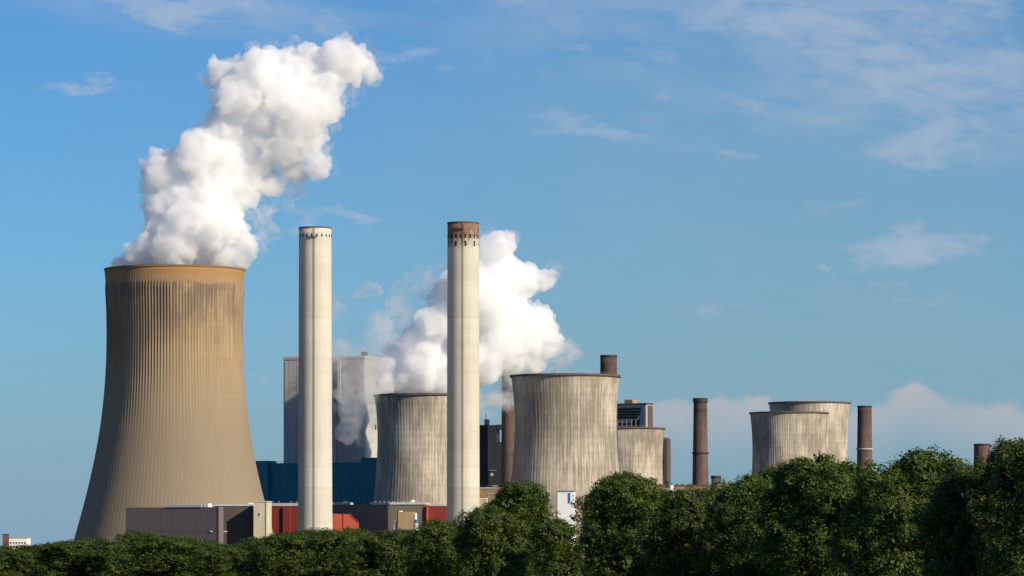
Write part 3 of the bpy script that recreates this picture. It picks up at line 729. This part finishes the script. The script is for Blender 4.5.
D2 = 2855
P2 = empty('steam_plume', (px2x(425.5, D2), D2, px2z(394, D2)))
tag(P2, 'wide white steam plume rising behind the rust-topped chimney', 'steam plume', 'steam plumes')
bpos = (P2.location.x, 0, P2.location.z)
dense2 = [(554, 342, 10), (535, 362, 12), (512, 362, 16), (386, 384, 10), (394, 352, 11), (389, 366, 10), (405, 345, 12), (392, 390, 11), (412, 382, 20), (440, 384, 24), (462, 386, 18), (400, 366, 13), (424, 358, 22), (450, 352, 28), (415, 338, 14), (436, 325, 20), (462, 316, 28),
          (448, 296, 18), (472, 285, 24), (492, 252, 17), (505, 244, 12), (500, 272, 22), (524, 280, 18), (542, 280, 12), (552, 276, 7), (490, 305, 28), (515, 322, 24),
          (540, 322, 16), (548, 330, 11), (526, 345, 22), (500, 345, 26), (548, 350, 11), (482, 365, 22)]
billow('billow', dense2, D2, M['steam'], P2, 11, .95, base=bpos, zmin=px2z(396, D2))
thin2 = [(568, 350, 14), (562, 366, 11), (395, 305, 12), (386, 330, 13), (400, 290, 10), (428, 285, 18), (414, 282, 12), (424, 272, 10), (440, 275, 12), (408, 320, 14), (402, 335, 12), (392, 352, 12), (384, 372, 12), (560, 352, 14), (575, 356, 9), (540, 368, 14), (510, 375, 20), (492, 388, 20), (488, 404, 14), (505, 400, 14),
         (556, 268, 9), (558, 335, 8), (515, 236, 8), (480, 238, 14)]
thin2 += [(x, y, r * 1.16) for x, y, r in dense2[::2]]
billow('wisp', thin2, D2, M['steam_mid'], P2, 13, 1.3, lev=(8, 4), base=bpos)
veil = [(346, 390, 15), (376, 400, 14), (358, 362, 14), (382, 356, 14), (374, 338, 12), (356, 425, 13), (350, 372, 18), (362, 392, 18), (352, 410, 16), (368, 420, 14), (345, 432, 12), (372, 360, 16), (388, 340, 14), (378, 322, 12), (366, 440, 10), (340, 352, 12), (400, 305, 12)]
D3 = 2825
P3 = empty('steam_veil', (px2x(360, D3), D3, px2z(400, D3)))
tag(P3, 'thin grey steam veil drifting across the grey boiler house', 'steam wisp')
billow('wisp', veil, D3, M['steam_thin'], P3, 17, 1.5, lev=(8, 4), base=(P3.location.x, 0, P3.location.z))
for q, (lb, pts, sd_) in enumerate((('small torn puff of steam alone between the two pale chimneys', [(362, 292, 7), (370, 289, 8), (378, 291, 5), (356, 296, 4)], 21),
                              ('faint steam shred against the sky beside the left chimney shaft', [(335, 300, 8), (338, 312, 9), (342, 330, 7), (348, 343, 8)], 23))):
    Pw = empty('steam_wisp', (px2x(pts[0][0], D2), D2, px2z(pts[0][1], D2)))
    tag(Pw, lb, 'steam wisp')
    billow('wisp', pts, D2, M['steam_puff' if q == 0 else 'steam_thin'], Pw, sd_, 1.2, lev=(9, 4), base=(Pw.location.x, 0, Pw.location.z))

# ------------------------------------------------------------------ trees
def leaf_mat(name, c0, c1, c2):
    m, nb = mat_new(name)
    isl = nb.n('ShaderNodeNewGeometry').outputs['Random Per Island']
    rnd = nb.n('ShaderNodeObjectInfo').outputs['Random']
    oc = nb.n('ShaderNodeTexCoord').outputs['Object']
    n = nb.noise(oc, .55, 3, .6)
    c = nb.mix(nb.ss(nb.m('ADD', nb.m('MULTIPLY', n, .7), nb.m('MULTIPLY', isl, .3)), .35, .68), c0, c1)
    c = nb.mix(nb.m('MULTIPLY', nb.ss(nb.m('ADD', isl, nb.m('MULTIPLY', rnd, .3)), .8, 1.2), .8), c, c2)
    c = nb.mix(nb.m('MULTIPLY', rnd, .25), c, (.030, .066, .015))
    p = nb.n('ShaderNodeBsdfPrincipled'); nb.put(p.inputs['Base Color'], c); p.inputs['Roughness'].default_value = .55; p.inputs['Specular IOR Level'].default_value = .25
    t = nb.n('ShaderNodeBsdfTranslucent'); nb.put(t.inputs[0], nb.mix(1.0, c, (1.0, 1.25, .5), 'MULTIPLY'))
    mx = nb.n('ShaderNodeMixShader'); mx.inputs[0].default_value = .34
    nb.put(mx.inputs[1], p.outputs[0]); nb.put(mx.inputs[2], t.outputs[0])
    nb.put(nb.n('ShaderNodeOutputMaterial').inputs[0], mx.outputs[0])
    return m
M['leaf'] = leaf_mat('maple_leaves', (.030, .060, .011), (.108, .150, .021), (.18, .19, .033))
M['leaf_olive'] = leaf_mat('olive_leaves', (.036, .060, .013), (.10, .125, .024), (.15, .14, .033))
M['bark'] = plain('grey_brown_bark', (.09, .07, .05), .95, .5, 3.0)

def tree_proto(seed, w, H, leafmat, dense=1.0):
    """tree of height H, crown half-width w, crown a domed column from near the ground; returns (trunk mesh, crown mesh)"""
    rng = np.random.default_rng(seed)
    m = MB(); p = Vector((0, 0, -.3)); st = (H * .85) / 5
    for i in range(5):
        q = p + Vector((rng.normal(0, .12), rng.normal(0, .12), st)); m.tube(p, q, .30 - i * .05, .25 - i * .05, 8)
        for j in range(4):
            a = rng.uniform(0, 6.28); e = q + Vector((math.cos(a) * w * .6, math.sin(a) * w * .6, rng.uniform(.3, 1.2)))
            mid = q.lerp(e, .5) + Vector((0, 0, .25)); m.tube(q, mid, .11, .075, 6); m.tube(mid, e, .075, .03, 6)
        p = q
    trunk = bpy.data.meshes.new('trunk'); trunk.from_pydata([tuple(v) for v in m.v], [], m.f); trunk.materials.append(M['bark']); trunk.update()
    off = rng.uniform(0, 100)
    def env0(z):                                      # envelope radius: dome above, drawn in below
        zd = H * .60; up = H - zd
        if z > zd: return w * max(0.0, 1 - ((z - zd) / up) ** 2.3) ** .5
        return w * (.50 + .50 * math.sin(math.pi / 2 * max(0.0, z / zd)) ** 1.2)
    def env(z, a=0.0):
        q = mnoise.noise(Vector((math.cos(a) * 1.1 + off, math.sin(a) * 1.1, z / w * .9))) + .5 * mnoise.noise(Vector((math.cos(a) * 2.4, math.sin(a) * 2.4 + off, z / w * 2.0)))
        return env0(z) * (1 + .62 * q)
    lob = []; area = 2 * math.pi * w * H
    nl = int(area / (w * .30) ** 2 / 2.6)
    for i in range(nl):
        z = H * (1 - rng.random() ** 1.1 * .90) - .22 * w; a = rng.uniform(0, 6.28); lr = w * rng.uniform(.13, .38)
        e = max(0.0, env(z, a) - lr * .75) * (rng.uniform(.72, 1.04))
        lob.append((np.array([math.cos(a) * e, math.sin(a) * e, min(z, H - lr * .8)]), lr))
    for i in range(4):                                # a few summits of unequal height
        a = rng.uniform(0, 6.28); e = w * (.0 if i == 0 else rng.uniform(.35, .6)); zt = H * (1.0 if i == 0 else rng.uniform(.86, .965)); br = w * rng.uniform(.34, .5)
        for j in range(6):
            d = rng.normal(size=3); d[2] = abs(d[2]); d /= np.linalg.norm(d); lr = br * rng.uniform(.35, .6)
            c = np.array([math.cos(a) * e, math.sin(a) * e, zt - br]) + d * (br - lr)
            lob.append((c, lr))
    for i in range(nl):                               # small sprigs that break the outline
        z = H * (1 - rng.random() ** 1.3 * .9); a = rng.uniform(0, 6.28); lr = w * rng.uniform(.06, .13); e = env(z, a) * rng.uniform(.85, 1.02)
        lob.append((np.array([math.cos(a) * e, math.sin(a) * e, z - lr]), lr))
    # sprays of leaves on the skins of the lobes
    nspr = int(area * 12 * dense); per = 17
    wts = np.array([l[1] ** 1.8 for l in lob]); wts /= wts.sum()
    idx = rng.choice(len(lob), nspr, p=wts)
    C = np.array([l[0] for l in lob])[idx]; LR = np.array([l[1] for l in lob])[idx]
    d = rng.normal(size=(nspr, 3)); d[:, 2] += .45; d[:, :2] += C[:, :2] / w * .7; d /= np.linalg.norm(d, axis=1)[:, None]
    P0 = C + d * (LR * (.72 + .30 * rng.random(nspr)))[:, None]
    P0 = np.repeat(P0, per, 0); d = np.repeat(d, per, 0); n = len(P0)
    P = P0 + rng.normal(0, .17, (n, 3)) * np.array([1, 1, .75])
    nrm = d * 1.0 + rng.normal(0, .34, (n, 3)) + np.array([0, 0, .3]); nrm /= np.linalg.norm(nrm, axis=1)[:, None]
    t = np.cross(nrm, rng.normal(size=(n, 3))); t /= np.linalg.norm(t, axis=1)[:, None]; bt = np.cross(nrm, t)
    sz = rng.uniform(.055, .125, n)[:, None]
    v = np.stack([P - t * sz, P + bt * sz * .6 - nrm * sz * .15, P + t * sz, P - bt * sz * .6 - nrm * sz * .15], 1).reshape(-1, 3)
    # bigger, sparser leaves deep inside keep the crown opaque
    k2 = int(area * 26); z2 = rng.uniform(.02, .93, k2) * H; a2 = rng.uniform(0, 6.28, k2); e2 = np.array([env(z, a) for z, a in zip(z2, a2)]) * rng.uniform(.25, .80, k2)
    P2_ = np.stack([np.cos(a2) * e2, np.sin(a2) * e2, z2], -1); n2_ = rng.normal(size=(k2, 3)); n2_ /= np.linalg.norm(n2_, axis=1)[:, None]
    t2 = np.cross(n2_, rng.normal(size=(k2, 3))); t2 /= np.linalg.norm(t2, axis=1)[:, None]; b2_ = np.cross(n2_, t2); s2_ = rng.uniform(.15, .24, k2)[:, None]
    v = np.concatenate([v, np.stack([P2_ - t2 * s2_, P2_ + b2_ * s2_ * .65, P2_ + t2 * s2_, P2_ - b2_ * s2_ * .65], 1).reshape(-1, 3)]); n += k2
    crown = np_mesh('crown', v, np.arange(n * 4).reshape(-1, 4), leafmat)
    return trunk, crown, w, H
PROTO = [tree_proto(100 + i, w, h, M['leaf_olive'] if ol else M['leaf']) for i, (w, h, ol) in enumerate(
    ((3.0, 12.5, 0), (3.3, 12.0, 0), (2.5, 11.5, 1), (3.4, 11.0, 0), (3.6, 9.2, 0), (3.2, 8.6, 1), (3.9, 8.2, 0), (2.6, 8.4, 0)))]
DT = lambda x: 560 - 300 * min(1.1, max(-.1, x / 1024.0))
def tree(label, x, top, half, proto, D=None, rz=None, group='trees in the row before the plant'):
    D = D or DT(x)
    H = px2z(top, D); hw = half * D / FPX
    want = H / (2 * hw)
    order = sorted(range(len(PROTO)), key=lambda k: abs(math.log(want / (PROTO[k][3] / (2 * PROTO[k][2])))))
    tm, cm, w, ph = PROTO[order[proto % 3]]
    root = empty('tree', (px2x(x, D), D, 0), rz if rz is not None else (x * 1.7) % 6.28)
    for nm, me in (('trunk', tm), ('crown', cm)):
        o = bpy.data.objects.new(nm, me); o.scale = (hw / w, hw / w, H / ph)
        link(o, root)
    tag(root, label, 'tree', group)
T = [
 ('dark low tree at the far left edge below the white block', 4, 546, 26, 0), ('low tree right of the far white block', 36, 546, 24, 3),
 ('dark rounded tree at the left foot of the tan tower', 66, 540, 26, 1), ('olive tree before the left foot of the tan tower', 92, 537, 17, 2),
 ('small dull tree between the tan tower foot and dark hall', 116, 542, 20, 6), ('dark tree at the left end of the dark hall', 142, 531, 20, 4),
 ('fresh green bushy tree before the dark hall', 168, 535, 30, 1), ('pale olive tree before the middle of the dark hall', 197, 540, 20, 6),
 ('dense low tree before the lit end of the dark hall', 222, 544, 26, 3), ('dark tree below the cream stair tower', 244, 545, 22, 0),
 ('round green tree below the dark red block', 276, 534, 26, 7), ('broad green tree below the left concrete chimney', 306, 529, 28, 1),
 ('tree right of the left chimney foot, below the red conveyor head', 338, 529, 24, 4), ('darker tree below the right end of the conveyor head', 360, 529, 20, 5),
 ('even green tree below the long umber hall', 384, 531, 26, 3), ('tree before the tan pump house', 410, 530, 24, 0),
 ('dark round tree below the dark red bay', 437, 521, 24, 5), ('small tree hiding the foot of the rust-topped chimney', 466, 524, 22, 6),
 ('tree leaning in left of the tall pair below the widest tower', 492, 506, 26, 4), ('tall round tree left of the white shed', 523, 482, 29, 1),
 ('lower leafy tree just before the white shed', 556, 519, 24, 7), ('dark upright tree right of the white shed', 597, 489, 16, 2),
 ('large domed tree between the widest and the short pale towers', 627, 471, 29, 3), ('green tree below the short pale tower', 652, 493, 30, 0),
 ('tree at the foot of the slim lone chimney', 697, 487, 34, 7), ('dark gap-filling tree right of the stubby stack', 728, 489, 26, 5),
 ('tree left of the paired towers', 752, 474, 28, 4), ('tree below the front paired tower', 780, 468, 32, 0),
 ('domed tree before the middle of the paired towers', 820, 454, 38, 1), ('lower tree at the foot of the ringed brick chimney', 858, 477, 26, 6),
 ('tree right of the ringed brick chimney', 890, 467, 32, 3), ('high pointed tree left of the far right chimney top', 927, 451, 36, 7),
 ('tree just below the far right chimney top', 958, 467, 25, 0), ('tall tree at the right edge of the picture', 1015, 440, 27, 3), ('tree cut by the right picture edge', 1046, 436, 32, 1),
]
BACK = [('tree top showing between the round tree and the rust-topped chimney', 497, 498, 17, 2), ('tree behind, right of the large domed tree', 660, 489, 24, 1),
 ('tree behind, left of the slim lone chimney foot', 682, 492, 20, 4), ('tree behind, just right of the slim lone chimney', 716, 490, 22, 2), ('tree behind, at the left foot of the paired towers', 766, 473, 22, 3),
 ('tree behind, at the right foot of the paired towers', 842, 464, 20, 0), ('tree behind, right of the ringed brick chimney foot', 876, 472, 22, 5), ('tree behind, left of the high pointed tree', 908, 461, 20, 1),
 ('tree behind, right of the high pointed tree', 946, 460, 18, 6), ('tree behind, right of the far right chimney top', 998, 449, 14, 2), ('pale tree behind, at the lit end of the dark hall', 210, 542, 18, 2),
 ('tree behind, at the foot of the left chimney shaft', 322, 530, 16, 5), ('tree behind, left of the rust-topped chimney foot', 450, 523, 14, 3)]
for i, (lb, x, top, half, pr) in enumerate(BACK):
    tree(lb, x, top, half * 1.3, pr, DT(x) + 22 + 3 * (i % 3))
for i, (lb, x, top, half, pr) in enumerate(T):
    tree(lb, x, top, half * (1.52 if not 500 < x < 600 else 1.15), pr, DT(x) + (7 if i % 2 else -5) + (10 if half < 21 else 0))
